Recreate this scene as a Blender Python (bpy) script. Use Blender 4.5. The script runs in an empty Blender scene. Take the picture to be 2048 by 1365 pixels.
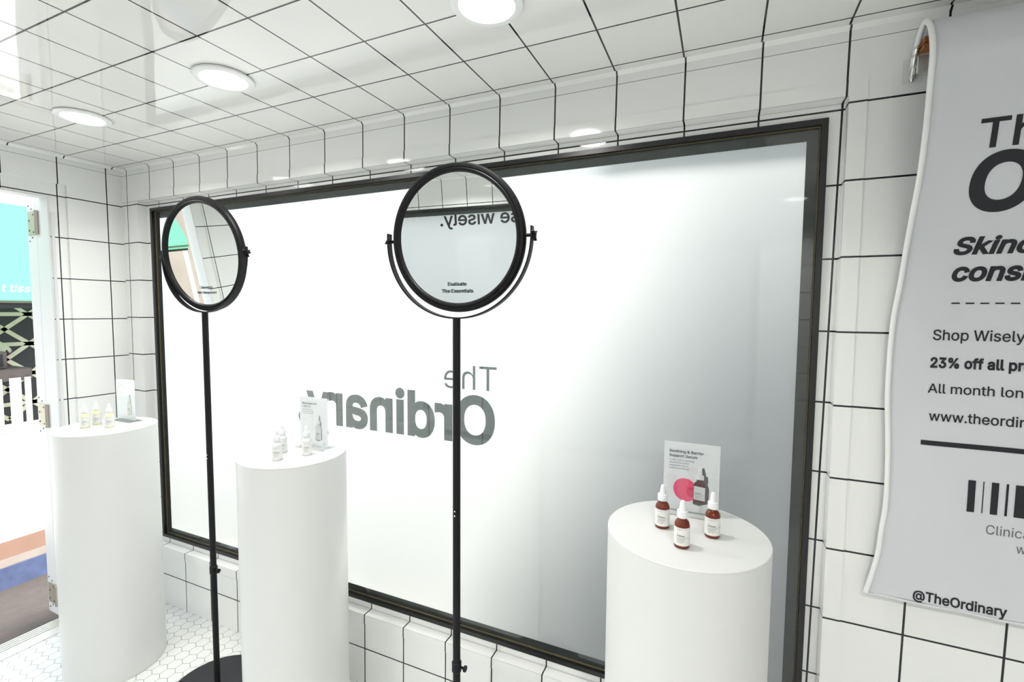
import bpy, bmesh, math, random, os
from mathutils import Vector, Matrix
random.seed(7)
C = bpy.context.scene.collection
S = 1.5                      # metres per unit of the survey grid used below
EYE = 1.061                  # eye height in those units

def W(x, y, z):
    """survey point (relative to the eye) -> metres, floor at z = 0"""
    return Vector((x * S, y * S, (z + EYE) * S))

# ------------------------------------------------------------------ camera
cam_d = bpy.data.cameras.new('camera')
cam = bpy.data.objects.new('camera', cam_d)
C.objects.link(cam)
cam_d.sensor_width = 36.0
cam_d.lens = 947.628 / 2048 * 36.0
cam_d.clip_start = 0.02
R_ = Vector((0.9135902277906899, 0.4065692930884473, 0.00736923353651074))
U_ = Vector((-0.032664091322073395, 0.055310572310673344, 0.9979347662692031))
F_ = Vector((-0.40532203594605937, 0.9119441597533403, -0.06381141487473335))
cam.matrix_world = Matrix(((R_.x, U_.x, -F_.x, 0), (R_.y, U_.y, -F_.y, 0), (R_.z, U_.z, -F_.z, EYE * S), (0, 0, 0, 1)))
bpy.context.scene.camera = cam

# ------------------------------------------------------------------ world, sun, exposure
sc = bpy.context.scene
sc.view_settings.view_transform = 'Standard'
sc.view_settings.look = 'None'
sc.view_settings.gamma = 1.0
sc.view_settings.use_curve_mapping = False
sc.view_settings.exposure = 0.0
wd = bpy.data.worlds.new('sky'); sc.world = wd; wd.use_nodes = True
nt = wd.node_tree
bg = nt.nodes['Background']
tc = nt.nodes.new('ShaderNodeTexCoord'); sp = nt.nodes.new('ShaderNodeSeparateXYZ')
rp = nt.nodes.new('ShaderNodeValToRGB')
nt.links.new(tc.outputs['Generated'], sp.inputs[0]); nt.links.new(sp.outputs['Z'], rp.inputs[0])
rp.color_ramp.elements[0].position = 0.0; rp.color_ramp.elements[0].color = (1.0, 0.99, 0.97, 1)
rp.color_ramp.elements[1].position = 0.7; rp.color_ramp.elements[1].color = (0.80, 0.88, 1.0, 1)
nt.links.new(rp.outputs[0], bg.inputs['Color'])
bg.inputs['Strength'].default_value = 2.9

sun_d = bpy.data.lights.new('sun', 'SUN'); sun = bpy.data.objects.new('sun', sun_d); C.objects.link(sun)
sun_d.energy = 9.0; sun_d.angle = math.radians(14); sun_d.color = (1.0, 0.96, 0.9)
sun_dir = Vector((-0.05, -0.45, -0.87)).normalized()
sun.rotation_euler = sun_dir.to_track_quat('-Z', 'Y').to_euler()
sun.location = (1, 6, 9)

# ------------------------------------------------------------------ materials
class N:
    """small helper to write node trees"""
    def __init__(s, name):
        s.m = bpy.data.materials.new(name); s.m.use_nodes = True
        s.t = s.m.node_tree; s.t.nodes.clear()
        s.out = s.t.nodes.new('ShaderNodeOutputMaterial')
    def n(s, typ, **kw):
        x = s.t.nodes.new(typ)
        for k, v in kw.items(): setattr(x, k, v)
        return x
    def l(s, a, b): s.t.links.new(a, b)
    def sock(s, v, inp):
        if isinstance(v, (int, float)): inp.default_value = v
        elif isinstance(v, tuple): inp.default_value = v
        else: s.l(v, inp)
    def math(s, op, a, b=0.0, c=None):
        x = s.n('ShaderNodeMath', operation=op)
        s.sock(a, x.inputs[0]); s.sock(b, x.inputs[1])
        if c is not None: s.sock(c, x.inputs[2])
        return x.outputs[0]
    def vmath(s, op, a, b=(0, 0, 0)):
        x = s.n('ShaderNodeVectorMath', operation=op)
        s.sock(a, x.inputs[0]); s.sock(b, x.inputs[1])
        return x
    def mixc(s, f, a, b):
        x = s.n('ShaderNodeMix', data_type='RGBA')
        s.sock(f, x.inputs[0]); s.sock(a, x.inputs[6]); s.sock(b, x.inputs[7])
        return x.outputs[2]

def c4(c): return (c[0], c[1], c[2], 1.0)

def pbr(name, col, rough=0.5, metal=0.0, spec=0.5, coat=0.0, var=0.0, vscale=8.0, bump=0.0, bscale=40.0, trans=0.0, ior=1.5, sss=0.0):
    k = N(name); b = k.n('ShaderNodeBsdfPrincipled'); k.l(b.outputs[0], k.out.inputs[0])
    b.inputs['Base Color'].default_value = c4(col); b.inputs['Roughness'].default_value = rough
    b.inputs['Metallic'].default_value = metal; b.inputs['Specular IOR Level'].default_value = spec
    b.inputs['Coat Weight'].default_value = coat; b.inputs['Coat Roughness'].default_value = 0.05
    b.inputs['Transmission Weight'].default_value = trans; b.inputs['IOR'].default_value = ior
    if sss: b.inputs['Subsurface Weight'].default_value = sss; b.inputs['Subsurface Scale'].default_value = 0.01
    tcn = k.n('ShaderNodeTexCoord')
    if var > 0:
        nz = k.n('ShaderNodeTexNoise'); nz.inputs['Scale'].default_value = vscale; nz.inputs['Detail'].default_value = 4
        k.l(tcn.outputs['Object'], nz.inputs['Vector'])
        f = k.math('MULTIPLY', nz.outputs['Fac'], var)
        k.l(k.mixc(f, c4(col), c4([max(0, v * 0.35) for v in col])), b.inputs['Base Color'])
    if bump > 0:
        nb = k.n('ShaderNodeTexNoise'); nb.inputs['Scale'].default_value = bscale; nb.inputs['Detail'].default_value = 3
        k.l(tcn.outputs['Object'], nb.inputs['Vector'])
        bp = k.n('ShaderNodeBump'); bp.inputs['Strength'].default_value = bump; bp.inputs['Distance'].default_value = 0.01
        k.l(nb.outputs['Fac'], bp.inputs['Height']); k.l(bp.outputs[0], b.inputs['Normal'])
    return k.m

def tile_wrap(name, xo, yo, zo, px, py, pz, shear=0.0, w=0.0050, extra=(), white=(0.865, 0.87, 0.85, 1)):
    """white gloss vinyl wrap printed with a grid of thin black joints (lengths in metres)"""
    k = N(name); b = k.n('ShaderNodeBsdfPrincipled'); k.l(b.outputs[0], k.out.inputs[0])
    g = k.n('ShaderNodeNewGeometry')
    p = k.n('ShaderNodeSeparateXYZ'); k.l(g.outputs['Position'], p.inputs[0])
    nn = k.n('ShaderNodeSeparateXYZ'); k.l(g.outputs['True Normal'], nn.inputs[0])
    def line(coord, off, pitch, nrm, ww):
        t = k.math('DIVIDE', k.math('SUBTRACT', coord, off), pitch)
        fr = k.math('ABSOLUTE', k.math('SUBTRACT', k.math('FRACT', k.math('ADD', t, 100.5)), 0.5))
        m = k.math('LESS_THAN', fr, ww / 2 / pitch)
        return k.math('MULTIPLY', m, k.math('LESS_THAN', k.math('ABSOLUTE', nrm), 0.6))
    xs = p.outputs['X']
    if shear: xs = k.math('ADD', xs, k.math('MULTIPLY', k.math('SUBTRACT', 2.237, p.outputs['Z']), shear))
    m = k.math('MAXIMUM', line(xs, xo, px, nn.outputs['X'], w), line(p.outputs['Y'], yo, py, nn.outputs['Y'], w))
    m = k.math('MAXIMUM', m, line(p.outputs['Z'], zo, pz, nn.outputs['Z'], w))
    col = k.mixc(m, white, (0.012, 0.012, 0.015, 1))
    for z, xm in extra:
        e = k.math('LESS_THAN', k.math('ABSOLUTE', k.math('SUBTRACT', p.outputs['Z'], z)), 0.0009)
        e = k.math('MULTIPLY', e, k.math('LESS_THAN', k.math('ABSOLUTE', nn.outputs['Z']), 0.5))
        e = k.math('MULTIPLY', e, k.math('LESS_THAN', p.outputs['X'], xm))
        col = k.mixc(k.math('MULTIPLY', e, 0.8), col, (0.10, 0.10, 0.10, 1))
    k.l(col, b.inputs['Base Color'])
    b.inputs['Roughness'].default_value = 0.035; b.inputs['IOR'].default_value = 1.5
    nb = k.n('ShaderNodeTexNoise'); nb.inputs['Scale'].default_value = 2.2; nb.inputs['Detail'].default_value = 1
    k.l(g.outputs['Position'], nb.inputs['Vector'])
    bp = k.n('ShaderNodeBump'); bp.inputs['Strength'].default_value = 0.25; bp.inputs['Distance'].default_value = 0.012
    k.l(nb.outputs['Fac'], bp.inputs['Height']); k.l(bp.outputs[0], b.inputs['Normal'])
    return k.m

PX = 0.1322 * S; PZ = 0.1313 * S
M_BACK = tile_wrap('tile_wrap_back', 0.1821 * S, 0.9717 * S, (0.3605 + EYE) * S, PX, PX, PZ, shear=0.0109,
                   extra=(((0.4633 + EYE) * S, 9.0), ((0.3712 + EYE) * S, 0.277), ((-0.8525 + EYE) * S, 0.277)))
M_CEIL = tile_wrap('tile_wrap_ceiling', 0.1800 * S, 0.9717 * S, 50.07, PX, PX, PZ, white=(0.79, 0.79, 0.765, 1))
M_LEFT = tile_wrap('tile_wrap_left', 0.1821 * S, 0.9540 * S, (0.358 + EYE) * S, PX, PX, 0.1321 * S, extra=(((0.4633 + EYE) * S, 9.0),))

def hex_floor():
    k = N('hexagon_vinyl'); b = k.n('ShaderNodeBsdfPrincipled'); k.l(b.outputs[0], k.out.inputs[0])
    g = k.n('ShaderNodeNewGeometry')
    s = 0.0547
    q = k.vmath('SUBTRACT', g.outputs['Position'], (-2.2464 - s * 200, 1.336 - s * 1.7320508 * 200, 0)).outputs[0]
    q = k.vmath('MULTIPLY', q, (1 / s, 1 / s, 0)).outputs[0]
    r = (1.0, 1.7320508, 1.0); h = (0.5, 0.8660254, 0.5)
    a = k.vmath('SUBTRACT', k.vmath('MODULO', k.vmath('ADD', q, h).outputs[0], r).outputs[0], h).outputs[0]
    c = k.vmath('SUBTRACT', k.vmath('MODULO', q, r).outputs[0], h).outputs[0]
    def hd(v):
        v = k.vmath('ABSOLUTE', k.vmath('MULTIPLY', v, (1, 1, 0)).outputs[0]).outputs[0]
        d = k.vmath('DOT_PRODUCT', v, (0.5, 0.8660254, 0)).outputs['Value']
        x = k.n('ShaderNodeSeparateXYZ'); k.l(v, x.inputs[0])
        return k.math('MAXIMUM', d, x.outputs['X'])
    d = k.math('MINIMUM', hd(a), hd(c))
    m = k.math('GREATER_THAN', d, 0.5 - 0.022)
    k.l(k.mixc(m, (0.76, 0.77, 0.75, 1), (0.26, 0.26, 0.25, 1)), b.inputs['Base Color'])
    b.inputs['Roughness'].default_value = 0.30
    return k.m
M_HEX = hex_floor()

def fres(k, ior):
    """surface reflectance of a thin clear sheet, the same from either side"""
    fr = k.n('ShaderNodeFresnel'); g = k.n('ShaderNodeNewGeometry')
    k.l(k.math('ADD', ior, k.math('MULTIPLY', g.outputs['Backfacing'], 1.0 / ior - ior)), fr.inputs[0])
    return fr

def glass_pane():
    k = N('tinted_window_glass')
    tr = k.n('ShaderNodeBsdfTransparent'); tr.inputs[0].default_value = (0.93, 0.95, 0.94, 1)
    gl = k.n('ShaderNodeBsdfGlossy'); gl.inputs['Roughness'].default_value = 0.0; gl.inputs[0].default_value = (1, 1, 1, 1)
    fr = fres(k, 1.5)
    mx = k.n('ShaderNodeMixShader'); k.l(fr.outputs[0], mx.inputs[0]); k.l(tr.outputs[0], mx.inputs[1]); k.l(gl.outputs[0], mx.inputs[2])
    k.l(mx.outputs[0], k.out.inputs[0]); return k.m
M_GLASS = glass_pane()

def frosted():
    k = N('frosted_vinyl_film')
    tl = k.n('ShaderNodeBsdfTranslucent'); tl.inputs[0].default_value = (0.95, 0.95, 0.95, 1)
    rf = k.n('ShaderNodeBsdfRefraction'); rf.inputs[0].default_value = (1, 1, 1, 1)
    rf.inputs['Roughness'].default_value = 0.55; rf.inputs['IOR'].default_value = 1.25
    df = k.n('ShaderNodeBsdfDiffuse'); df.inputs[0].default_value = (0.85, 0.86, 0.86, 1)
    m1 = k.n('ShaderNodeMixShader'); m1.inputs[0].default_value = 0.25
    k.l(tl.outputs[0], m1.inputs[1]); k.l(rf.outputs[0], m1.inputs[2])
    m2 = k.n('ShaderNodeMixShader'); m2.inputs[0].default_value = 0.10
    k.l(m1.outputs[0], m2.inputs[1]); k.l(df.outputs[0], m2.inputs[2])
    gl = k.n('ShaderNodeBsdfGlossy'); gl.inputs['Roughness'].default_value = 0.03; gl.inputs[0].default_value = (1, 1, 1, 1)
    fr = fres(k, 1.45)
    m3 = k.n('ShaderNodeMixShader'); k.l(fr.outputs[0], m3.inputs[0]); k.l(m2.outputs[0], m3.inputs[1]); k.l(gl.outputs[0], m3.inputs[2])
    k.l(m3.outputs[0], k.out.inputs[0]); return k.m
M_FROST = frosted()

def acrylic():
    k = N('clear_acrylic')
    tr = k.n('ShaderNodeBsdfTransparent'); tr.inputs[0].default_value = (0.985, 0.99, 0.99, 1)
    gl = k.n('ShaderNodeBsdfGlossy'); gl.inputs['Roughness'].default_value = 0.02
    fr = fres(k, 1.45)
    mx = k.n('ShaderNodeMixShader'); k.l(fr.outputs[0], mx.inputs[0]); k.l(tr.outputs[0], mx.inputs[1]); k.l(gl.outputs[0], mx.inputs[2])
    k.l(mx.outputs[0], k.out.inputs[0]); return k.m
M_ACR = acrylic()

def emis(name, col, st):
    k = N(name); e = k.n('ShaderNodeEmission'); e.inputs[0].default_value = c4(col); e.inputs[1].default_value = st
    k.l(e.outputs[0], k.out.inputs[0]); return k.m

def cloth_mat():
    k = N('banner_polyester')
    b = k.n('ShaderNodeBsdfPrincipled'); b.inputs['Base Color'].default_value = (0.74, 0.75, 0.78, 1); b.inputs['Roughness'].default_value = 0.75
    b.inputs['Sheen Weight'].default_value = 0.2
    nb = k.n('ShaderNodeTexNoise'); nb.inputs['Scale'].default_value = 5; nb.inputs['Detail'].default_value = 3
    g = k.n('ShaderNodeNewGeometry'); k.l(g.outputs['Position'], nb.inputs['Vector'])
    bp = k.n('ShaderNodeBump'); bp.inputs['Strength'].default_value = 0.35; bp.inputs['Distance'].default_value = 0.02
    k.l(nb.outputs['Fac'], bp.inputs['Height']); k.l(bp.outputs[0], b.inputs['Normal'])
    tl = k.n('ShaderNodeBsdfTranslucent'); tl.inputs[0].default_value = (0.7, 0.7, 0.72, 1)
    mx = k.n('ShaderNodeMixShader'); mx.inputs[0].default_value = 0.12
    k.l(b.outputs[0], mx.inputs[1]); k.l(tl.outputs[0], mx.inputs[2]); k.l(mx.outputs[0], k.out.inputs[0]); return k.m
M_CLOTH = cloth_mat()

M_WHITE = pbr('white_gloss_trim', (0.84, 0.85, 0.84), 0.25)
M_PED = pbr('pedestal_white_laminate', (0.69, 0.695, 0.68), 0.42, bump=0.02)
M_BLACKF = pbr('black_window_rubber', (0.006, 0.006, 0.007), 0.32)
M_SEAL = pbr('yellowed_sealant', (0.16, 0.13, 0.065), 0.55, var=0.8, vscale=30)
M_BLACK = pbr('black_satin_metal', (0.008, 0.008, 0.009), 0.5, spec=0.2)
M_BLACKD = pbr('black_powder_coat', (0.020, 0.021, 0.024), 0.5, spec=0.3)
M_CHROME = pbr('chrome', (0.8, 0.8, 0.8), 0.15, metal=1)
M_MIRROR = pbr('silvered_mirror', (0.90, 0.93, 0.91), 0.0, metal=1)
M_INK = pbr('black_ink', (0.006, 0.006, 0.012), 0.55)
M_INKG = pbr('grey_ink', (0.16, 0.16, 0.17), 0.6)
M_ALU = pbr('brushed_aluminium', (0.75, 0.74, 0.69), 0.32, metal=0.75)
M_HINGE = pbr('hinge_steel', (0.47, 0.43, 0.36), 0.35, metal=0.6)
M_SCREW = pbr('screw_dark', (0.08, 0.07, 0.06), 0.5)
M_PAINT = pbr('white_door_paint', (0.74, 0.75, 0.75), 0.35)
M_BULB = pbr('white_rubber_dropper', (0.76, 0.77, 0.78), 0.35)
M_AMBER = pbr('amber_glass', (0.135, 0.018, 0.004), 0.05, spec=0.5)
M_MILK = pbr('frosted_white_glass', (0.70, 0.72, 0.73), 0.15)
M_YELL = pbr('pale_yellow_serum_glass', (0.76, 0.75, 0.50), 0.12)
M_LABEL = pbr('paper_label', (0.76, 0.76, 0.73), 0.5)
def paper():
    k = N('printed_card')
    b = k.n('ShaderNodeBsdfPrincipled'); b.inputs['Base Color'].default_value = (0.90, 0.90, 0.91, 1); b.inputs['Roughness'].default_value = 0.4
    tl = k.n('ShaderNodeBsdfTranslucent'); tl.inputs[0].default_value = (0.9, 0.9, 0.9, 1)
    mx = k.n('ShaderNodeMixShader'); mx.inputs[0].default_value = 0.35
    k.l(b.outputs[0], mx.inputs[1]); k.l(tl.outputs[0], mx.inputs[2]); k.l(mx.outputs[0], k.out.inputs[0]); return k.m
M_CARD = paper()
M_PINK = pbr('pink_gel_print', (0.80, 0.10, 0.20), 0.3)
M_PINKD = pbr('deep_pink_print', (0.66, 0.045, 0.13), 0.3)
M_PBR = pbr('brown_print', (0.11, 0.055, 0.05), 0.4)
M_PGR = pbr('dark_grey_print', (0.10, 0.10, 0.10), 0.4)
M_PMG = pbr('mid_grey_print', (0.35, 0.36, 0.36), 0.4)
M_PLG = pbr('pale_grey_print', (0.66, 0.67, 0.67), 0.4)
M_PYE = pbr('pale_yellow_print', (0.72, 0.72, 0.52), 0.4)
M_PIPE = pbr('white_silicone_edging', (0.86, 0.86, 0.85), 0.45)
M_LATH = pbr('orange_brown_lath', (0.38, 0.14, 0.04), 0.5, var=0.7, vscale=25)
M_BODY = pbr('trailer_outer_skin', (0.75, 0.76, 0.77), 0.4)

# ------------------------------------------------------------------ mesh helpers
def new_obj(name, verts, faces, mat, parent=None, smooth=False, mats=None, fmat=None):
    me = bpy.data.meshes.new(name); me.from_pydata([tuple(v) for v in verts], [], faces); me.validate()
    for mm in (mats or [mat]): me.materials.append(mm)
    if fmat:
        for p, i in zip(me.polygons, fmat): p.material_index = i
    bm = bmesh.new(); bm.from_mesh(me); bmesh.ops.recalc_face_normals(bm, faces=bm.faces); bm.to_mesh(me); bm.free()
    if smooth:
        for p in me.polygons: p.use_smooth = True
        try: me.set_sharp_from_angle(angle=math.radians(38))
        except Exception: pass
    o = bpy.data.objects.new(name, me); C.objects.link(o)
    if parent: o.parent = parent
    return o

class MB:
    def __init__(s): s.v = []; s.f = []; s.mi = []
    def add(s, v, f, mi=0):
        o = len(s.v); s.v += [Vector(p) for p in v]; s.f += [[i + o for i in q] for q in f]; s.mi += [mi] * len(f); return s
    def box(s, x0, x1, y0, y1, z0, z1, mi=0):
        v = [(x0, y0, z0), (x1, y0, z0), (x1, y1, z0), (x0, y1, z0), (x0, y0, z1), (x1, y0, z1), (x1, y1, z1), (x0, y1, z1)]
        return s.add(v, [(0, 3, 2, 1), (4, 5, 6, 7), (0, 1, 5, 4), (1, 2, 6, 5), (2, 3, 7, 6), (3, 0, 4, 7)], mi)
    def lathe(s, prof, cx=0, cy=0, cz=0, n=48, mi=0, arc=None):
        """prof: (radius, height) from bottom to top; radius 0 closes to a point"""
        v = []; f = []
        full = arc is None
        a0, a1 = (0, 2 * math.pi) if full else arc
        cnt = n if full else n + 1
        for r, h in prof:
            for i in range(cnt):
                a = a0 + (a1 - a0) * i / n
                v.append((cx + r * math.cos(a), cy + r * math.sin(a), cz + h))
        for j in range(len(prof) - 1):
            for i in range(n):
                k = (i + 1) % cnt
                f.append((j * cnt + i, j * cnt + k, (j + 1) * cnt + k, (j + 1) * cnt + i))
        if full and prof[0][0] > 1e-6: f.append(tuple(range(cnt))[::-1])
        if full and prof[-1][0] > 1e-6: f.append(tuple((len(prof) - 1) * cnt + i for i in range(cnt)))
        return s.add(v, f, mi)
    def tube(s, pts, r, n=12, closed=False, mi=0):
        pts = [Vector(p) for p in pts]; v = []; f = []; m = len(pts); up0 = None
        for i, p in enumerate(pts):
            a = pts[(i - 1) % m] if (closed or i > 0) else p
            b = pts[(i + 1) % m] if (closed or i < m - 1) else p
            t = (b - a).normalized()
            if up0 is None:
                up0 = t.orthogonal().normalized()
            u = (up0 - t * up0.dot(t)).normalized(); up0 = u
            w = t.cross(u)
            for k in range(n):
                an = 2 * math.pi * k / n; v.append(p + (u * math.cos(an) + w * math.sin(an)) * r)
        for i in range(m if closed else m - 1):
            j = (i + 1) % m
            for k in range(n):
                q = (k + 1) % n; f.append((i * n + k, i * n + q, j * n + q, j * n + k))
        if not closed:
            f.append(tuple(range(n))[::-1]); f.append(tuple((m - 1) * n + k for k in range(n)))
        return s.add(v, f, mi)
    def prism(s, poly, d, axis='y', mi=0):
        """poly: 2-D outline; extruded between d[0], d[1] along axis"""
        n = len(poly)
        def P(a, b, c): return {'y': (a, c, b), 'x': (c, a, b), 'z': (a, b, c)}[axis]
        v = [P(a, b, d[0]) for a, b in poly] + [P(a, b, d[1]) for a, b in poly]
        f = [tuple(range(n))[::-1], tuple(range(n, 2 * n))] + [(i, (i + 1) % n, n + (i + 1) % n, n + i) for i in range(n)]
        return s.add(v, f, mi)
    def xf(s, mtx):
        s.v = [mtx @ p for p in s.v]; return s
    def obj(s, name, mat, parent=None, smooth=False, mats=None):
        return new_obj(name, s.v, s.f, mat, parent, smooth, mats, s.mi if mats else None)

def bevel(o, w, seg=2, ang=35):
    m = o.modifiers.new('bevel', 'BEVEL'); m.width = w; m.segments = seg; m.limit_method = 'ANGLE'; m.angle_limit = math.radians(ang)
    m.harden_normals = False
    return o

def tag(o, label=None, cat=None, group=None, kind=None):
    if label: o['label'] = label
    if cat: o['category'] = cat
    if group: o['group'] = group
    if kind: o['kind'] = kind
    return o

def thing(name, label=None, cat=None, loc=(0, 0, 0), group=None, kind=None):
    o = bpy.data.objects.new(name, None); C.objects.link(o); o.location = loc
    o.empty_display_size = 0.05
    return tag(o, label, cat, group, kind)

def ring_boxes(mb, o, i, y0, y1, axis='y', mi=0):
    """rectangular ring: o = (a0,a1,b0,b1) outer, i = inner; extruded y0..y1"""
    a0, a1, b0, b1 = o; c0, c1, d0, d1 = i
    for (p0, p1, q0, q1) in ((a0, c0, b0, b1), (c1, a1, b0, b1), (c0, c1, b0, d0), (c0, c1, d1, b1)):
        if p1 - p0 < 1e-6 or q1 - q0 < 1e-6: continue
        if axis == 'y': mb.box(p0, p1, y0, y1, q0, q1, mi)
        else: mb.box(y0, y1, p0, p1, q0, q1, mi)
    return mb

# ---- lettering
FONT = None
try:
    fp = os.path.join(bpy.utils.resource_path('LOCAL'), 'datafiles', 'fonts', 'Inter.woff2')
    if os.path.exists(fp): FONT = bpy.data.fonts.load(fp)
except Exception:
    FONT = None
_cache = {}
def outline(f):
    cnt = {}
    for q in f:
        for i in range(len(q)):
            a, b = q[i], q[(i + 1) % len(q)]; cnt.setdefault((min(a, b), max(a, b)), []).append((a, b))
    return [l[0] for l in cnt.values() if len(l) == 1]
def text_geo(txt, off=0.0, shear=0.0, space=1.0, res=5):
    """2-D filled lettering, em = 1: returns verts [(x, y)], faces; off thickens the strokes"""
    from mathutils.geometry import delaunay_2d_cdt, interpolate_bezier
    key = (txt, off, shear, space, res)
    if key in _cache: return _cache[key]
    cu = bpy.data.curves.new('t', 'FONT'); cu.body = txt; cu.size = 1.0; cu.shear = shear; cu.space_character = space
    if FONT: cu.font = FONT
    o = bpy.data.objects.new('t', cu); C.objects.link(o)
    dg = bpy.context.evaluated_depsgraph_get(); dg.update()
    oe = o.evaluated_get(dg); cv = oe.to_curve(dg)
    loops = []
    for sp_ in cv.splines:
        bp_ = sp_.bezier_points; n = len(bp_); L = []
        if n == 0: L = [(p.co.x, p.co.y) for p in sp_.points]
        for i in range(n):
            p, q = bp_[i], bp_[(i + 1) % n]
            straight = (p.handle_right - p.co).length < 1e-5 and (q.handle_left - q.co).length < 1e-5
            d = (q.co - p.co)
            if d.length > 1e-7:
                straight = straight or (abs(d.normalized().cross(p.handle_right - p.co).z) < 1e-4 and abs(d.normalized().cross(q.handle_left - q.co).z) < 1e-4)
            if straight: L.append((p.co.x, p.co.y))
            else: L += [(w_.x, w_.y) for w_ in interpolate_bezier(p.co, p.handle_right, q.handle_left, q.co, res + 1)[:-1]]
        M_ = []
        for p in L:
            if not M_ or math.hypot(p[0] - M_[-1][0], p[1] - M_[-1][1]) > 2e-4: M_.append(p)
        if len(M_) > 2 and math.hypot(M_[0][0] - M_[-1][0], M_[0][1] - M_[-1][1]) < 2e-4: M_.pop()
        if len(M_) > 2: loops.append(M_)
    oe.to_curve_clear(); bpy.data.objects.remove(o); bpy.data.curves.remove(cu)
    def area(L): return 0.5 * sum(L[i][0] * L[(i + 1) % len(L)][1] - L[(i + 1) % len(L)][0] * L[i][1] for i in range(len(L)))
    if loops:
        sgn = 1.0 if area(max(loops, key=lambda l: abs(area(l)))) > 0 else -1.0
        if off:
            out = []
            for L in loops:
                n = len(L); K = []
                for i in range(n):
                    p0, p1, p2 = L[i - 1], L[i], L[(i + 1) % n]
                    e1 = (p1[0] - p0[0], p1[1] - p0[1]); e2 = (p2[0] - p1[0], p2[1] - p1[1])
                    l1 = math.hypot(*e1) or 1; l2 = math.hypot(*e2) or 1
                    sx = (e1[1] / l1 + e2[1] / l2) / 2; sy = (-e1[0] / l1 - e2[0] / l2) / 2
                    q = max(0.35, sx * sx + sy * sy)
                    K.append((p1[0] + sgn * off * sx / q, p1[1] + sgn * off * sy / q))
                out.append(K)
            loops = out
    pts = []; eds = []; bb = []
    for L in loops:
        o_ = len(pts); n = len(L); pts += [Vector(p) for p in L]; eds += [(o_ + i, o_ + (i + 1) % n) for i in range(n)]
        bb.append((min(p[0] for p in L), max(p[0] for p in L), min(p[1] for p in L), max(p[1] for p in L), L))
    V, E_, F, _, _, _ = delaunay_2d_cdt(pts, eds, [], 0, 1e-6)
    def wind(x, y):
        w_ = 0
        for (x0, x1, y0, y1, L) in bb:
            if not (x0 <= x <= x1 and y0 <= y <= y1): continue
            for i in range(len(L)):
                ax_, ay = L[i - 1]; bx_, by = L[i]
                if (ay <= y) != (by <= y):
                    t = (bx_ - ax_) * (y - ay) / (by - ay) + ax_
                    if t > x: w_ += 1 if by > ay else -1
        return w_
    f = []
    for q in F:
        cx = sum(V[i][0] for i in q) / len(q); cy = sum(V[i][1] for i in q) / len(q)
        if wind(cx, cy) != 0: f.append(tuple(q))
    use = sorted({i for q in f for i in q}); mp = {j: i for i, j in enumerate(use)}
    v = [(V[i][0], V[i][1]) for i in use]; f = [tuple(mp[i] for i in q) for q in f]
    _cache[key] = (v, f); return v, f
CAP = 0.727
def cap_h():
    v, f = text_geo('H'); ys = [p[1] for p in v]; return max(ys) - min(ys)
CAP = cap_h()

def text_fit(txt, x0, zb, cap, width=None, wx=1.0, off=0.0, shear=0.0, space=1.0, mirror=False, ref=None, center=None, res=5):
    """lettering with cap height `cap`, baseline zb, left edge x0; returns 2-D verts, faces"""
    v, f = text_geo(txt, off, shear, space, res)
    mn = min(p[0] for p in v); mx = max(p[0] for p in v)
    sz = cap / CAP; sx = width / (mx - mn) if width else sz * wx
    if ref:                                     # the leading part `ref[0]` of the line is ref[1] wide
        rv, _ = text_geo(ref[0], off, shear, space, res); sx = ref[1] / (max(p[0] for p in rv) - min(p[0] for p in rv))
    if center is not None: x0 = center - (mx - mn) * sx / 2
    if mirror: return [(x0 - (p[0] - mn) * sx, zb + p[1] * sz) for p in v], f
    return [(x0 + (p[0] - mn) * sx, zb + p[1] * sz) for p in v], f

def extrude_flat(v3, f, d):
    """give flat lettering the thickness vector d"""
    d = Vector(d); n = len(v3); v3 = [Vector(p) for p in v3]
    edges = {}
    for q in f:
        for i in range(len(q)):
            a, b = q[i], q[(i + 1) % len(q)]
            k = (min(a, b), max(a, b)); edges.setdefault(k, []).append((a, b))
    vv = v3 + [p + d for p in v3]
    ff = [tuple(q) for q in f] + [tuple(i + n for i in q)[::-1] for q in f]
    for k, l in edges.items():
        if len(l) == 1: a, b = l[0]; ff.append((b, a, a + n, b + n))
    return vv, ff

# ================================================================== THE SETTING
XL = -1.965 * S; XR = 1.15 * S; YB = 1.0 * S; YF = -0.6 * S; ZC = (0.4875 + EYE) * S
GZ = (-1.5 + EYE) * S              # street level outside

MB().box(-2.925, XR, YF, YB, -0.12, 0).obj('floor', M_HEX)['kind'] = 'structure'
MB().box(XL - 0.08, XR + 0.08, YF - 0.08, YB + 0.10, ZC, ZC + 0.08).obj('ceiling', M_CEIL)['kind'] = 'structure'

# back wall with the recess round the window
HO = (-1.8743 * S, 0.1850 * S, (-0.8525 + EYE) * S, (0.3712 + EYE) * S)     # recess opening
FO = (-1.8430 * S, 0.1609 * 1.028 / 1.028 * S, (-0.8303 + EYE) * S, (0.3478 + EYE) * S)   # frame outer
wb = MB()
ring_boxes(wb, (XL - 0.08, XR + 0.08, -0.12, ZC), HO, YB, YB + 0.042)
ring_boxes(wb, (XL - 0.08, XR + 0.08, -0.12, ZC), FO, YB + 0.042, YB + 0.10)
bo = 0.040
ring_boxes(wb, (HO[0] - bo, HO[1] + bo, HO[2] - bo, HO[3] + bo), HO, YB - 0.0025, YB)
wb.obj('wall_back', M_BACK)['kind'] = 'structure'

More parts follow.
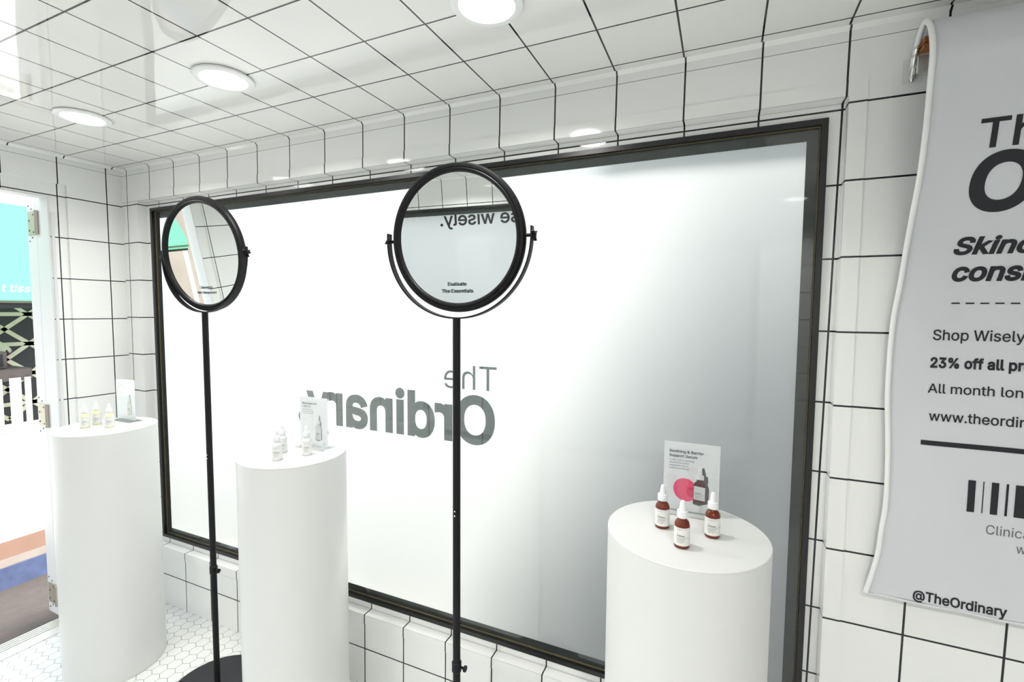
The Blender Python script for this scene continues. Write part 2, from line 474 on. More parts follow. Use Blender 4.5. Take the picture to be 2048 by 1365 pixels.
# left wall with the doorway
DY0, DY1, DZ = 0.21 * S, 0.80 * S, (0.3525 + EYE) * S
wl = MB()
cw = 0.066
ring_boxes(wl, (YF, YB, -0.12, ZC), (DY0 - cw, DY1 + cw, 0.0, DZ + cw), XL - 0.075, XL, axis='x')
wl.obj('wall_left', M_LEFT)['kind'] = 'structure'
cs = MB()
for (a0, a1, b0, b1) in ((DY0 - cw, DY0, 0, DZ + cw), (DY1, DY1 + cw, 0, DZ + cw), (DY0, DY1, DZ, DZ + cw)):
    cs.box(XL - 0.075, XL - 0.011, a0, a1, b0, b1)
tag(cs.obj('trim_1', M_LEFT), kind='structure')
cs = MB()                                           # painted lining of the opening with its bright edge bead
for (a0, a1, b0, b1) in ((DY0, DY0 + 0.006, 0, DZ), (DY1 - 0.006, DY1, 0, DZ), (DY0 + 0.006, DY1 - 0.006, DZ - 0.006, DZ)):
    cs.box(XL - 0.085, XL - 0.012, a0, a1, b0, b1)
cs.tube([(XL - 0.006, DY1 + 0.008, 0.02), (XL - 0.006, DY1 + 0.008, DZ - 0.08)], 0.0060, 10)
tag(cs.obj('trim_2', M_PAINT), kind='structure')

# front wall (behind the camera) with the same recess and window, and the right wall
GO = (-1.843 * S, 0.161 * S, FO[2], FO[3])
wf = MB(); ring_boxes(wf, (XL - 0.08, XR + 0.08, -0.12, ZC), GO, YF - 0.10, YF)
M_FRONT = tile_wrap('tile_wrap_front', 0.185 * S, 0, (0.3605 + EYE) * S, PX, PX, PZ)
wf.obj('wall_front', M_FRONT)['kind'] = 'structure'
wr = MB().box(XR, XR + 0.08, YF, YB, -0.12, ZC)
wr.obj('wall_right', M_LEFT)['kind'] = 'structure'

# small chamfer strip where the walls meet the ceiling
cv = MB(); c = 0.010
cv.prism([(YB, ZC), (YB - c, ZC), (YB, ZC - c)], (XL, XR), 'x')
cv.prism([(XL, ZC), (XL + c, ZC), (XL, ZC - c)], (YF, YB), 'y')
cv.prism([(YF, ZC), (YF + c, ZC), (YF, ZC - c)], (XL, XR), 'x')
tag(cv.obj('trim_3', M_BACK), kind='structure')
tag(MB().prism([(XL, -0.001), (XL + 0.03, -0.001), (XL + 0.03, 0.004), (XL - 0.02, 0.016), (XL - 0.085, 0.016), (XL - 0.10, 0.006), (XL - 0.10, -0.03), (XL, -0.03)], (DY0, DY1), 'y')
    .obj('trim_4', M_ALU), kind='structure')
# ribs on the threshold
rb = MB()
for q in (-0.02, -0.038, -0.056, -0.074): rb.box(XL + q - 0.003, XL + q + 0.003, DY0, DY1, 0.0155, 0.019)
for y in (0.42, 0.72, 1.02): rb.lathe([(0.004, 0), (0.003, 0.002)], XL - 0.047, y, 0.0185, 10)
tag(rb.obj('trim_5', M_ALU), kind='structure')

# ------------------------------------------------------------------ windows
def film_with_letters(name, x0, x1, z0, z1, y, letters, parent, mat):
    """frosted film sheet whose letters are cut clean out of it"""
    from mathutils.geometry import delaunay_2d_cdt
    pts = [Vector((x0, z0)), Vector((x1, z0)), Vector((x1, z1)), Vector((x0, z1))]; eds = [(0, 1), (1, 2), (2, 3), (3, 0)]; tris = []
    for v, f in letters:
        o = len(pts); pts += [Vector(p) for p in v]; eds += [(p + o, q + o) for p, q in outline(f)]
        for q in f: tris.append([Vector(v[i]) for i in q])
    if letters:
        V, E_, F, _, _, _ = delaunay_2d_cdt(pts, eds, [], 0, 1e-6)
    else:
        V, F = pts, [(0, 1, 2, 3)]
    bx = [(min(p.x for p in t), max(p.x for p in t), min(p.y for p in t), max(p.y for p in t), t) for t in tris]
    def inside(c):
        for (a0, a1, b0, b1, t) in bx:
            if a0 <= c.x <= a1 and b0 <= c.y <= b1:
                sg = [(t[(i + 1) % len(t)] - t[i]).cross(c - t[i]) for i in range(len(t))]
                if all(k >= 0 for k in sg) or all(k <= 0 for k in sg): return True
        return False
    fs = []
    for q in F:
        c = sum((Vector(V[i]) for i in q), Vector((0, 0))) / len(q)
        if not inside(c): fs.append(tuple(q))
    vs = [(p[0], y, p[1]) for p in V]
    me = bpy.data.meshes.new(name); me.from_pydata(vs, [], fs); me.materials.append(mat)
    ob = bpy.data.objects.new(name, me); C.objects.link(ob); ob.parent = parent
    return ob

w1 = thing('window_1', kind='structure', loc=(0, 0, 0))
fi = (FO[0] + 0.0155, FO[1] - 0.0155, FO[2] + 0.0155, FO[3] - 0.0155)
ring_boxes(MB(), FO, fi, YB + 0.030, YB + 0.075).obj('window_frame', M_BLACKF, w1)
se = (fi[0] + 0.0022, fi[1] - 0.0022, fi[2] + 0.0022, fi[3] - 0.0022)
ring_boxes(MB(), fi, se, YB + 0.044, YB + 0.052).obj('sealant_bead', M_SEAL, w1)
GY = YB + 0.052
MB().box(fi[0], fi[1], GY, GY + 0.006, fi[2], fi[3]).obj('glass_pane', M_GLASS, w1)
zt = lambda q: (q + EYE) * S
L1 = text_fit('The', -0.500 * S, zt(-0.1985), 0.0605 * S, width=0.150 * S, off=-0.002, mirror=True, res=5)
L2 = text_fit('Ordinary.', -0.504 * S, zt(-0.331), 0.1125 * S, width=0.662 * S, off=0.026, mirror=True, res=5)
FX0, FX1, FZ0, FZ1 = -1.8120 * S, 0.1298 * S, zt(-0.7996), zt(0.3140)
M_BORDER = pbr('dark_grey_glazing_border', (0.038, 0.045, 0.043), 0.03, spec=0.7)
ring_boxes(MB(), fi, (FX0, FX1, FZ0, FZ1), GY - 0.0012, GY - 0.0002).obj('glazing_border', M_BORDER, w1)
film = film_with_letters('frosted_film', FX0, FX1, FZ0, FZ1, GY - 0.0006, [L1, L2], w1, M_FROST)

w2 = thing('window_2', kind='structure')
gi = (GO[0] + 0.0155, GO[1] - 0.0155, GO[2] + 0.0155, GO[3] - 0.0155)
ring_boxes(MB(), GO, gi, YF - 0.05, YF + 0.002).obj('window_frame', M_BLACKF, w2)
MB().box(gi[0], gi[1], YF - 0.036, YF - 0.030, gi[2], gi[3]).obj('glass_pane', M_GLASS, w2)
ring_boxes(MB(), gi, (FX0, FX1, FZ0, FZ1), YF - 0.0298, YF - 0.0288).obj('glazing_border', M_BORDER, w2)
film_with_letters('frosted_film', FX0, FX1, FZ0, FZ1, YF - 0.0294, [], w2, M_FROST)
v, f = text_fit('Choose wisely.', 0, zt(0.262), 0.062 * S, wx=1.08, off=0.014)
mxx = max(p[0] for p in v)
v3 = [(-1.165 * S + (mxx - p[0]) , YF - 0.0286, p[1]) for p in v]
vv, ff = extrude_flat(v3, f, (0, 0.0005, 0))
new_obj('lettering', vv, ff, M_INK, w2)

# ------------------------------------------------------------------ door leaf folded back outside, seen on its hinge edge
d1 = thing('door_1', kind='structure')
DX1, DX0 = XL - 0.128, XL - 0.232
lf = MB().box(DX0, DX1, DY1 - 0.001, DY1 + 0.62, 0.0, DZ + 0.0)
bevel(lf.obj('door_leaf', M_PAINT, d1), 0.012, 3)
MB().box(XL - 0.130, XL - 0.075, DY1 - 0.002, DY1 + 0.03, 0.0, DZ - 0.006).obj('door_post', M_PAINT, d1)
for z0, z1 in ((zt(0.236), zt(0.313)), (zt(-1.018), zt(-0.949)), (zt(-0.40), zt(-0.323))):
    hb = MB().box(DX0 + 0.022, DX1 + 0.002, DY1 - 0.0045, DY1 - 0.0015, z0, z1)
    hb.lathe([(0.009, 0), (0.009, z1 - z0)], DX1 + 0.010, DY1 - 0.008, z0, 16)
    h = hb.obj('hinge', M_HINGE, d1, smooth=True)
    for i, (dx, dz) in enumerate(((0.035, 0.2), (0.075, 0.12), (0.035, 0.62), (0.075, 0.85))):
        s_ = MB().lathe([(0.0042, 0), (0.0042, 0.0015)], 0, 0, 0, 12)
        s_.xf(Matrix.Translation((DX0 + dx, DY1 - 0.0045, z0 + (z1 - z0) * dz)) @ Matrix.Rotation(math.pi / 2, 4, 'X'))
        s_.obj('screw', M_SCREW, h)
    for dx, dz in ((0.012, -0.028), (0.040, -0.012), (0.012, 1), (0.040, 1)):
        zz = z0 + dz if dz < 0 else z1 + (0.028 if dx < 0.02 else 0.012)
        s_ = MB().lathe([(0.0036, 0), (0.0036, 0.0015)], 0, 0, 0, 12)
        s_.xf(Matrix.Translation((DX0 + 0.015 + dx, DY1 - 0.0015, zz)) @ Matrix.Rotation(math.pi / 2, 4, 'X'))
        s_.obj('screw', M_SCREW, h)

# ------------------------------------------------------------------ ceiling downlights
M_LED = emis('led_diffuser', (1.0, 0.985, 0.95), 6.0)
def downlight(x, y, label, group, power=5.0):
    t = thing('ceiling_downlight', label, 'ceiling light', (x, y, ZC), group)
    b = MB().lathe([(0.086, -0.001), (0.088, -0.004), (0.086, -0.008), (0.076, -0.010), (0.0675, -0.010), (0.0675, -0.002)], 0, 0, 0, 56)
    b.obj('trim_ring', M_WHITE, t, smooth=True)
    MB().lathe([(0.0, -0.0105), (0.05, -0.0105), (0.0668, -0.0085), (0.0668, -0.002)], 0, 0, 0, 56).obj('diffuser', M_LED, t, smooth=True)
    ld = bpy.data.lights.new('downlight_lamp', 'AREA'); ld.shape = 'DISK'; ld.size = 0.12; ld.energy = power; ld.color = (1.0, 0.985, 0.955); ld.spread = math.radians(150)
    lo = bpy.data.objects.new('downlight_lamp', ld); C.objects.link(lo); lo.parent = t; lo.location = (0, 0, -0.014)
    return t
G1 = 'round ceiling downlights'
downlight(-0.3581 * S, 0.698 * S, 'white round ceiling downlight nearest the camera, above the centre mirror', G1)
downlight(-0.980 * S, 0.696 * S, 'white round ceiling downlight in the middle of the row of three', G1)
downlight(-1.511 * S, 0.690 * S, 'white round ceiling downlight farthest away, nearest the doorway wall', G1)
for i, x in enumerate((-1.511, -0.980, -0.358, 0.262)):  # the last lamp is unseen, added to lift the light on the banner side
    downlight(x * S, -0.29 * S, ('white round downlight of the rear row, nearest the doorway', 'white round downlight of the rear row, middle one', 'white round downlight of the rear row, behind the camera', 'unseen round downlight added to the rear row to brighten the banner end')[i], G1, (5.0, 8.0, 11.0, 15.0)[i])

# ================================================================== PEDESTALS
PT = (-0.345 + EYE) * S; PR = 0.1205 * S
PC = {'L': (-1.635 * S, 0.766 * S), 'M': (-0.9376 * S, 0.814 * S), 'R': (-0.0426 * S, 0.777 * S)}
pl = {'L': 'tall white cylindrical display pedestal nearest the open doorway', 'M': 'tall white cylindrical display pedestal standing between the two black mirrors',
      'R': 'tall white cylindrical display pedestal carrying the three amber bottles'}
for k, (x, y) in PC.items():
    t = thing('display_pedestal', pl[k], 'pedestal', (x, y, 0), 'white cylindrical display pedestals')
    MB().lathe([(PR - 0.002, 0), (PR, 0.002), (PR, PT - 0.006), (PR - 0.0008, PT - 0.005)], n=128).obj('column', M_PED, t, smooth=True)
    MB().lathe([(PR - 0.0006, PT - 0.005), (PR, PT - 0.0044), (PR, PT - 0.0012), (PR - 0.0012, PT), (0, PT)], n=128).obj('top_panel', M_PED, t, smooth=True)

# ================================================================== MIRRORS ON STANDS
def floor_mirror(cx, cy, cz, n, label, lines, rm=0.186, knob=0.0):
    t = thing('floor_mirror', label, 'mirror', (cx, cy, 0), 'round black mirrors on floor stands')
    n = Vector(n).normalized()                       # faces the viewer
    ax = Vector((0, 0, 1)).cross(n); ax.z = 0; ax.normalize()     # horizontal pivot axis
    hn = Vector((n.x, n.y, 0)).normalized()
    MB().lathe([(0.186, 0), (0.1875, 0.001), (0.1875, 0.006), (0.186, 0.0075), (0.016, 0.0078), (0.016, 0.012), (0, 0.012)], n=96).obj('base', M_BLACKD, t, smooth=True)
    ry = 0.2265
    zb = cz - ry
    MB().lathe([(0.0113, 0.010), (0.0113, zb + 0.001)], n=32).obj('pole', M_BLACK, t, smooth=True)
    col = MB().lathe([(0.0113, 0.50), (0.0145, 0.503), (0.0145, 0.530), (0.0113, 0.533)], n=32)
    col.xf(Matrix.Identity(4)); cl = col.obj('pole_collar', M_BLACK, t, smooth=True)
    kn = MB().lathe([(0.004, 0), (0.004, 0.014), (0.009, 0.014), (0.009, 0.020)], n=16).xf(Matrix.Translation((0.012, 0, 0.517)) @ Matrix.Rotation(math.pi / 2, 4, 'Y'))
    kn.obj('clamp_knob', M_BLACK, cl, smooth=True)
    for dz, r in ((1.000, 0.0022), (0.986, 0.0022)):   # two bright pin heads on the pole
        s_ = MB().lathe([(r, 0), (r * 0.6, 0.0012)], n=10).xf(Matrix.Translation((0.0, -0.0113, dz)) @ Matrix.Rotation(math.pi / 2, 4, 'X'))
        s_.obj('pin', M_CHROME, t)
    # yoke: half ring of flat bar
    def frame(o, a, b, c):      # matrix with columns a b c
        return Matrix(((a.x, b.x, c.x, o.x), (a.y, b.y, c.y, o.y), (a.z, b.z, c.z, o.z), (0, 0, 0, 1)))
    K = frame(Vector((0, 0, cz)), ax, hn, Vector((0, 0, 1)))
    y = MB(); seg = 72; v = []; hw = 0.010; th = 0.0022
    path = []
    for i in range(seg + 1):
        a = math.pi + math.pi * i / seg; path.append((ry * math.cos(a), ry * math.sin(a), math.cos(a), math.sin(a)))
    path = [(-ry, 0.024, -1, 0)] + path + [(ry, 0.024, 1, 0)]
    for (px, pz, nx_, nz_) in path:
        for (dr, dd) in ((-th, -hw), (th, -hw), (th, hw), (-th, hw)):
            v.append((px + nx_ * dr, dd, pz + nz_ * dr))
    m_ = len(path); f = [(0, 1, 2, 3), tuple((m_ - 1) * 4 + i for i in (3, 2, 1, 0))]
    for i in range(m_ - 1):
        for k in range(4): f.append((i * 4 + k, i * 4 + (k + 1) % 4, (i + 1) * 4 + (k + 1) % 4, (i + 1) * 4 + k))
    y.add(v, f).xf(K); yk = y.obj('yoke', M_BLACK, t, smooth=True)
    # tilting head
    up = n.cross(ax); up = up if up.z > 0 else -up
    H = frame(Vector((0, 0, cz)), ax, n, up)
    rr = MB(); prof = []
    ro = rm * 1.128
    for (r, d) in ((rm - 0.003, -0.004), (rm - 0.003, 0.004), (rm + 0.001, 0.011), (rm + 0.006, 0.0125), (rm + 0.009, 0.010), (rm + 0.012, 0.012), (ro - 0.005, 0.011), (ro - 0.001, 0.006), (ro, 0.0), (ro - 0.001, -0.008), (ro - 0.006, -0.013), (rm, -0.014)):
        prof.append((r, d))
    n_ = 128; v = []; f = []
    for i in range(n_):
        a = 2 * math.pi * i / n_
        for r, d in prof: v.append((r * math.cos(a), d, r * math.sin(a)))
    p_ = len(prof)
    for i in range(n_):
        j = (i + 1) % n_
        for k in range(p_):
            q = (k + 1) % p_; f.append((i * p_ + k, i * p_ + q, j * p_ + q, j * p_ + k))
    rr.add(v, f).xf(H).obj('mirror_ring', M_BLACK, t, smooth=True)
    disc = MB().lathe([(rm, 0), (rm, 0.004)], n=128).xf(H @ Matrix.Rotation(-math.pi / 2, 4, 'X'))
    g = disc.obj('mirror_glass', M_MIRROR, t)
    # local +Y of H points to the viewer; the silvered face sits at d = 0.004 or lower
    vv = []; ff = []
    for (txt, zz, cap) in lines:
        v2, f2 = text_fit(txt, 0, zz, cap, center=0.0, off=0.012, wx=1.1, res=5)
        o = len(vv); sx = 1 if R_.dot(ax) > 0 else -1
        vv += [Vector((sx * p[0] * 1.0, 0.0074, p[1])) for p in v2]; ff += [tuple(i + o for i in q) for q in f2]
    vv, ff = extrude_flat(vv, ff, (0, -0.0004, 0))
    new_obj('lettering', [H @ p for p in vv], ff, M_INK, g)
    # pivots: bolts and wing nuts
    for sgn in (-1, 1):
        b = MB().lathe([(0.005, 0), (0.005, 0.03)], n=16).xf(K @ Matrix.Translation((sgn * (ro - 0.006), 0, 0)) @ Matrix.Rotation(sgn * math.pi / 2, 4, 'Y'))
        b.obj('pivot_bolt', M_BLACK, t)
        wn = MB()
        wn.lathe([(0.007, 0), (0.007, 0.006), (0.004, 0.010)], n=16)
        for a_ in (0.6, 2.4, 4.2):
            q = MB().box(-0.0015, 0.0015, 0.002, 0.017 if sgn > 0 else 0.010, 0.001, 0.009).xf(Matrix.Rotation(a_, 4, 'Z'))
            wn.add(q.v, q.f)
        wn.xf(K @ Matrix.Translation((sgn * (ry + 0.002), 0, 0)) @ Matrix.Rotation(sgn * math.pi / 2, 4, 'Y'))
        wn.obj('wing_nut', M_BLACK, t)
    return t

floor_mirror(-0.468 * S, 0.79 * S, zt(0.136), (0.0587, -0.99, -0.060), 'round black-framed mirror on a floor stand in the centre, lettered Evaluate The Essentials',
             (('Evaluate', -0.1330, 0.0098), ('The Essentials', -0.1530, 0.0098)))
floor_mirror(-1.2575 * S, 0.82 * S, zt(0.1413), (0.06, -0.983, -0.105), 'round black-framed mirror on a floor stand on the left, reflecting the doorway',
             (('Overnight', -0.1330, 0.0092), ('Not Overpriced', -0.1530, 0.0092)), rm=0.199)

# ================================================================== BOTTLES
def wrap_print(items, r, ang0):
    """lettering bent round a cylinder of radius r; ang0 = direction (rad) of the label centre"""
    vv = []; ff = []
    for v2, f2 in items:
        o = len(vv)
        for x, z in v2:
            a = ang0 + x / r; vv.append(Vector(((r) * math.cos(a), (r) * math.sin(a), z)))
        ff += [tuple(i + o for i in q) for q in f2]
    return vv, ff

def rect2(x0, x1, z0, z1, n=6):
    v = []; f = []
    for i in range(n + 1):
        x = x0 + (x1 - x0) * i / n; v += [(x, z0), (x, z1)]
    for i in range(n): f.append((2 * i, 2 * i + 2, 2 * i + 3, 2 * i + 1))
    return v, f

def bottle_proto(glass, lines, ink):
    t = thing('serum_bottle')
    R = 0.0165
    prof = [(0.0140, 0), (0.0155, 0.0006), (0.0164, 0.002), (R, 0.004), (R, 0.0485), (0.0162, 0.0515), (0.0152, 0.0550), (0.0134, 0.0585), (0.0112, 0.0610), (0.0098, 0.0622), (0.0092, 0.0640), (0.0092, 0.0665)]
    MB().lathe(prof, n=48).obj('glass_bottle', glass, t, smooth=True)
    MB().lathe([(0.0110, 0.0662), (0.0117, 0.0668), (0.0117, 0.0805), (0.0110, 0.0818), (0.0085, 0.0822)], n=40).obj('collar', M_BULB, t, smooth=True)
    MB().lathe([(0.0078, 0.0818), (0.0074, 0.0835), (0.0066, 0.089), (0.0058, 0.0945), (0.0052, 0.0990), (0.0044, 0.1022), (0.0028, 0.1038), (0, 0.1042)], n=32).obj('dropper_bulb', M_BULB, t, smooth=True)
    a0 = 0.0; half = math.radians(150)
    lb = MB().lathe([(R + 0.0001, 0.0075), (R + 0.00035, 0.0075), (R + 0.00035, 0.0475), (R + 0.0001, 0.0475)], n=60, arc=(a0 - half, a0 + half)).obj('label', M_LABEL, t, smooth=True)
    it = [text_fit('The', -0.0105, 0.0325, 0.0017, off=0.0), text_fit('Ordinary.', -0.0105, 0.0285, 0.0031, off=0.02), rect2(-0.0165, 0.0165, 0.0262, 0.0266, 12)]
    z = 0.0228
    for i, s in enumerate(lines):
        it.append(text_fit(s, -0.0105, z, 0.0017 if i < 2 else 0.00125, off=0.01)); z -= 0.0030 if i < 2 else 0.0023
    it.append(text_fit('Clinical formulations', -0.0105, 0.0440, 0.0011)); it.append(text_fit('with integrity.', -0.0105, 0.0418, 0.0011))
    it.append(text_fit('30ml e', 0.0055, 0.0440, 0.0012))
    vv, ff = wrap_print(it, R + 0.0005, a0)
    new_obj('label_print', vv, ff, ink, lb)
    return t

def copy_tree(o, parent=None):
    c = o.copy(); C.objects.link(c)
    if parent: c.parent = parent
    for ch in list(o.children): copy_tree(ch, c)
    return c

def place(proto, first, x, y, z, label, group):
    o = proto if first else copy_tree(proto)
    o.location = (x, y, z)
    o.rotation_euler.z = math.atan2(-y, -x) + random.uniform(-0.08, 0.12)
    tag(o, label, 'bottle', group); return o

amber = bottle_proto(M_AMBER, ('Soothing & Barrier', 'Support Serum', 'A multi-active serum', 'for all skin types'), M_INK)
for i, (x, y, lb) in enumerate(((-0.0675, 1.0838, 'amber dropper bottle at the front of the three on the right pedestal'),
                                (-0.1181, 1.1648, 'amber dropper bottle on the right pedestal, back left of the three'),
                                (-0.0068, 1.1632, 'amber dropper bottle on the right pedestal, back right in front of the sign'))):
    place(amber, i == 0, x, y, PT, lb, 'amber serum bottles on the right pedestal')
milk = bottle_proto(M_MILK, ('Niacinamide 10%', '+ Zinc 1%', 'High-strength vitamin', 'and mineral formula'), M_INKG)
for i, (x, y, lb) in enumerate(((-1.3855, 1.1349, 'frosted white dropper bottle on the middle pedestal, the front left one'),
                                (-1.4412, 1.2042, 'frosted white dropper bottle on the middle pedestal, half hidden behind another'),
                                (-1.3382, 1.2200, 'frosted white dropper bottle on the middle pedestal, in front of its sign'))):
    place(milk, i == 0, x, y, PT, lb, 'white serum bottles on the middle pedestal')
yell = bottle_proto(M_YELL, ('Hyaluronic Acid', '2% + B5', 'Hydration support', 'formula'), M_INKG)
for i, (x, y, lb) in enumerate(((-2.4984, 1.0949, 'pale yellow dropper bottle on the far left pedestal, the front left one'),
                                (-2.5270, 1.1500, 'pale yellow dropper bottle on the far left pedestal, peeking out behind another'),
                                (-2.4152, 1.1447, 'pale yellow dropper bottle on the far left pedestal, standing alone beside the sign'))):
    place(yell, i == 0, x, y, PT, lb, 'yellow serum bottles on the far left pedestal')

# ================================================================== SIGN HOLDERS
def sign(cx, cy, rot, w, h, label, title, body, kind):
    t = thing('sign_holder', label, 'sign', (cx, cy, PT), 'acrylic sign holders on the pedestals')
    t.rotation_euler.z = rot
    b = MB().box(-w / 2, w / 2, -0.030, 0.030, 0, 0.0025)
    bevel(b.obj('acrylic_base', M_ACR, t), 0.0006, 1)
    MB().box(-w / 2, w / 2, -0.0030, -0.0015, 0.0025, h).obj('acrylic_panel', M_ACR, t)
    MB().box(-w / 2, w / 2, 0.0005, 0.0018, 0.0025, h).obj('acrylic_back', M_ACR, t)
    cd = MB().add([(-w / 2 + 0.001, -0.0002, 0.004), (w / 2 - 0.001, -0.0002, 0.004), (w / 2 - 0.001, -0.0002, h - 0.001), (-w / 2 + 0.001, -0.0002, h - 0.001)], [(0, 1, 2, 3)]).obj('printed_card', M_CARD, t)
    yy = -0.0014
    def put(name, items, mat):
        vv = []; ff = []
        for v2, f2 in items:
            o = len(vv); vv += [Vector((p[0], yy, p[1])) for p in v2]; ff += [tuple(i + o for i in q) for q in f2]
        return new_obj(name, vv, ff, mat, cd)
    def poly(pts): return (pts, [tuple(range(len(pts)))])
    def ell(x, z, a, bb, k=0.0): return poly([(x + a * math.cos(q) + k * bb * math.sin(q), z + bb * math.sin(q)) for q in [2 * math.pi * i / 40 for i in range(40)]])
    tx = -w / 2 + 0.014
    put('title_print', [text_fit(s, tx, h - 0.0285 - 0.0115 * i, 0.0066, off=0.014, wx=1.08 if kind == 'amber' else 0.98) for i, s in enumerate(title)], M_INK if kind == 'amber' else M_PGR)
    put('body_print', [text_fit(s, tx, h - 0.0500 - 0.0072 * i, 0.0038, wx=1.0) for i, s in enumerate(body)], M_INKG)
    bx = w * 0.5 - 0.047; bz = 0.030
    # the pictured bottle
    W2 = 0.0165
    shape = [(-W2, 0), (W2, 0), (W2, 0.044), (W2 * 0.85, 0.053), (0.008, 0.058), (0.008, 0.062), (-0.008, 0.062), (-0.008, 0.058), (-W2 * 0.85, 0.053), (-W2, 0.044)]
    sh = [(p[0] * 0.85 + bx + 0.007, p[1] * 1.0 + bz - 0.0) for p in shape]
    body_m = {'amber': M_PBR, 'white': M_PLG, 'yellow': M_PYE}[kind]
    yy = -0.00135
    shadow = [(bx + 0.006, bz + 0.092), (bx + 0.010, bz + 0.093), (bx + 0.015, bz + 0.072), (bx + 0.019, bz + 0.071), (bx + 0.020, bz + 0.060), (bx + 0.019, bz + 0.050), (bx + 0.0225, bz + 0.040), (bx + 0.0225, bz + 0.002), (bx + 0.0, bz - 0.007), (bx - 0.0145, bz - 0.004), (bx - 0.0145, bz + 0.02), (bx, bz + 0.06)]
    if kind != 'amber': shadow = [(p[0] - (0.0045 if p[0] > bx + 0.012 else 0), p[1] + (0.003 if p[1] < bz else 0)) for p in shadow]
    put('shadow_print', [poly(shadow)], M_PGR if kind == 'amber' else M_PMG)
    if kind == 'amber':
        yy = -0.00140; put('gel_print', [ell(bx - 0.034, bz + 0.030, 0.029, 0.030, -0.06)], M_PINK)
        yy = -0.00145; put('gel_fold_print', [ell(bx - 0.018, bz + 0.026, 0.013, 0.013)], M_PINKD)
    yy = -0.00150
    put('bottle_print', [poly([(p[0] + bx, p[1] + bz) for p in [(q[0] * 0.88, q[1] * 0.98) for q in shape]])], body_m)
    yy = -0.00155
    put('cap_print', [poly([(bx - 0.010, bz + 0.061), (bx + 0.010, bz + 0.061), (bx + 0.010, bz + 0.073), (bx + 0.006, bz + 0.074), (bx + 0.004, bz + 0.094), (bx - 0.003, bz + 0.094), (bx - 0.006, bz + 0.074), (bx - 0.010, bz + 0.073)])], M_CARD)
    put('label_patch_print', [poly([(bx - 0.0135, bz + 0.009), (bx + 0.0135, bz + 0.007), (bx + 0.0135, bz + 0.042), (bx - 0.0135, bz + 0.044)])], M_CARD)
    yy = -0.00160
    put('label_words_print', [text_fit('The', bx - 0.0105, bz + 0.0275, 0.0014), text_fit('Ordinary.', bx - 0.0105, bz + 0.0238, 0.0027, off=0.02), rect2(bx - 0.0135, bx + 0.0135, bz + 0.0210, bz + 0.0214)] +
        [text_fit(s, bx - 0.0105, bz + 0.0180 - 0.0025 * i, 0.0014) for i, s in enumerate(list(title) + list(body[:1]))], M_INK)
    if kind != 'amber':
        put('emblem_print', [text_fit('O', w / 2 - 0.022, 0.014, 0.0085, off=-0.01)], M_PGR)
    return t

sign(-0.0617, 1.275, 0.0, 0.136, 0.184, 'clear acrylic sign reading Soothing & Barrier Support Serum behind the amber bottles',
     ('Soothing & Barrier', 'Support Serum'), ('A multi-active, hydrating', 'and soothing serum', 'designed to reduce', 'visible skin irritation.'), 'amber')
sign(-1.3880, 1.300, 0.0, 0.140, 0.190, 'clear acrylic sign picturing a white bottle, on the middle pedestal',
     ('Niacinamide 10%', '+ Zinc 1%'), ('A universal serum for', 'blemish-prone skin that', 'smooths and brightens.'), 'white')
sign(-2.4960, 1.250, 0.0, 0.146, 0.191, 'clear acrylic sign picturing a yellow bottle, on the far left pedestal',
     ('Hyaluronic', 'Acid 2% + B5'), ('A lightweight water', 'based serum for all', 'skin types that plumps', 'and hydrates.'), 'yellow')

# ================================================================== BANNER
edge = [(0.4034, 1.4995, 2.1786), (0.4034, 1.4795, 2.2164), (0.4034, 1.4589, 2.2466), (0.4034, 1.4365, 2.261), (0.4034, 1.4155, 2.2598), (0.4034, 1.385, 2.2305), (0.4034, 1.3650, 2.1721),
        (0.4034, 1.3674, 2.12), (0.4034, 1.3710, 2.0789), (0.4034, 1.3780, 2.0036), (0.4034, 1.3973, 1.9106), (0.4034, 1.4305, 1.8261), (0.4034, 1.4608, 1.7474), (0.3989, 1.471, 1.6629), (0.3919, 1.473, 1.6009),
        (0.3885, 1.473, 1.5446), (0.3867, 1.473, 1.4752), (0.3874, 1.473, 1.3734), (0.3944, 1.473, 1.2455), (0.3964, 1.473, 1.1156), (0.3907, 1.473, 1.0355), (0.3854, 1.473, 0.9679), (0.3727, 1.473, 0.8977), (0.3647, 1.473, 0.8618)]
# fabric edge resampled with a smooth curve
def catmull(p, sub=6):
    out = []
    for i in range(len(p) - 1):
        a = Vector(p[max(i - 1, 0)]); b = Vector(p[i]); c_ = Vector(p[i + 1]); d = Vector(p[min(i + 2, len(p) - 1)])
        for k in range(sub):
            t = k / sub
            out.append(0.5 * ((2 * b) + (c_ - a) * t + (2 * a - 5 * b + 4 * c_ - d) * t * t + (3 * b - a - 3 * c_ + d) * t ** 3))
    out.append(Vector(p[-1])); return out
ed = catmull(edge)
front = [p for i, p in enumerate(ed) if i >= 5 * 6]       # the part hanging in front
def prof_y(z):
    for a, b in zip(front, front[1:]):
        if b.z <= z <= a.z: t = (z - b.z) / max(1e-6, a.z - b.z); return b.y + (a.y - b.y) * t
    return front[0].y if z > front[0].z else front[-1].y
XB = 1.08
def fold(x, z):
    return 0.0016 * math.sin(x * 23 + z * 5) + 0.002 * math.sin(x * 9 - z * 11)
bn = thing('hanging_banner', 'large white fabric banner printed with black lettering, hanging on the right wall', 'banner', (0.72, 1.47, 0.86))
O_ = Vector((0.72, 1.47, 0.86))
nx = 40; v = []; f = []
for p in ed:
    for i in range(nx + 1):
        t = i / nx; x = p.x + (XB - p.x) * t
        fd = fold(x, p.z) * min(1, t * 8)
        v.append(Vector((x, p.y + min(fd, 0.004) - 0.0, p.z)) - O_)
m = len(ed)
for j in range(m - 1):
    for i in range(nx): f.append((j * (nx + 1) + i, j * (nx + 1) + i + 1, (j + 1) * (nx + 1) + i + 1, (j + 1) * (nx + 1) + i))
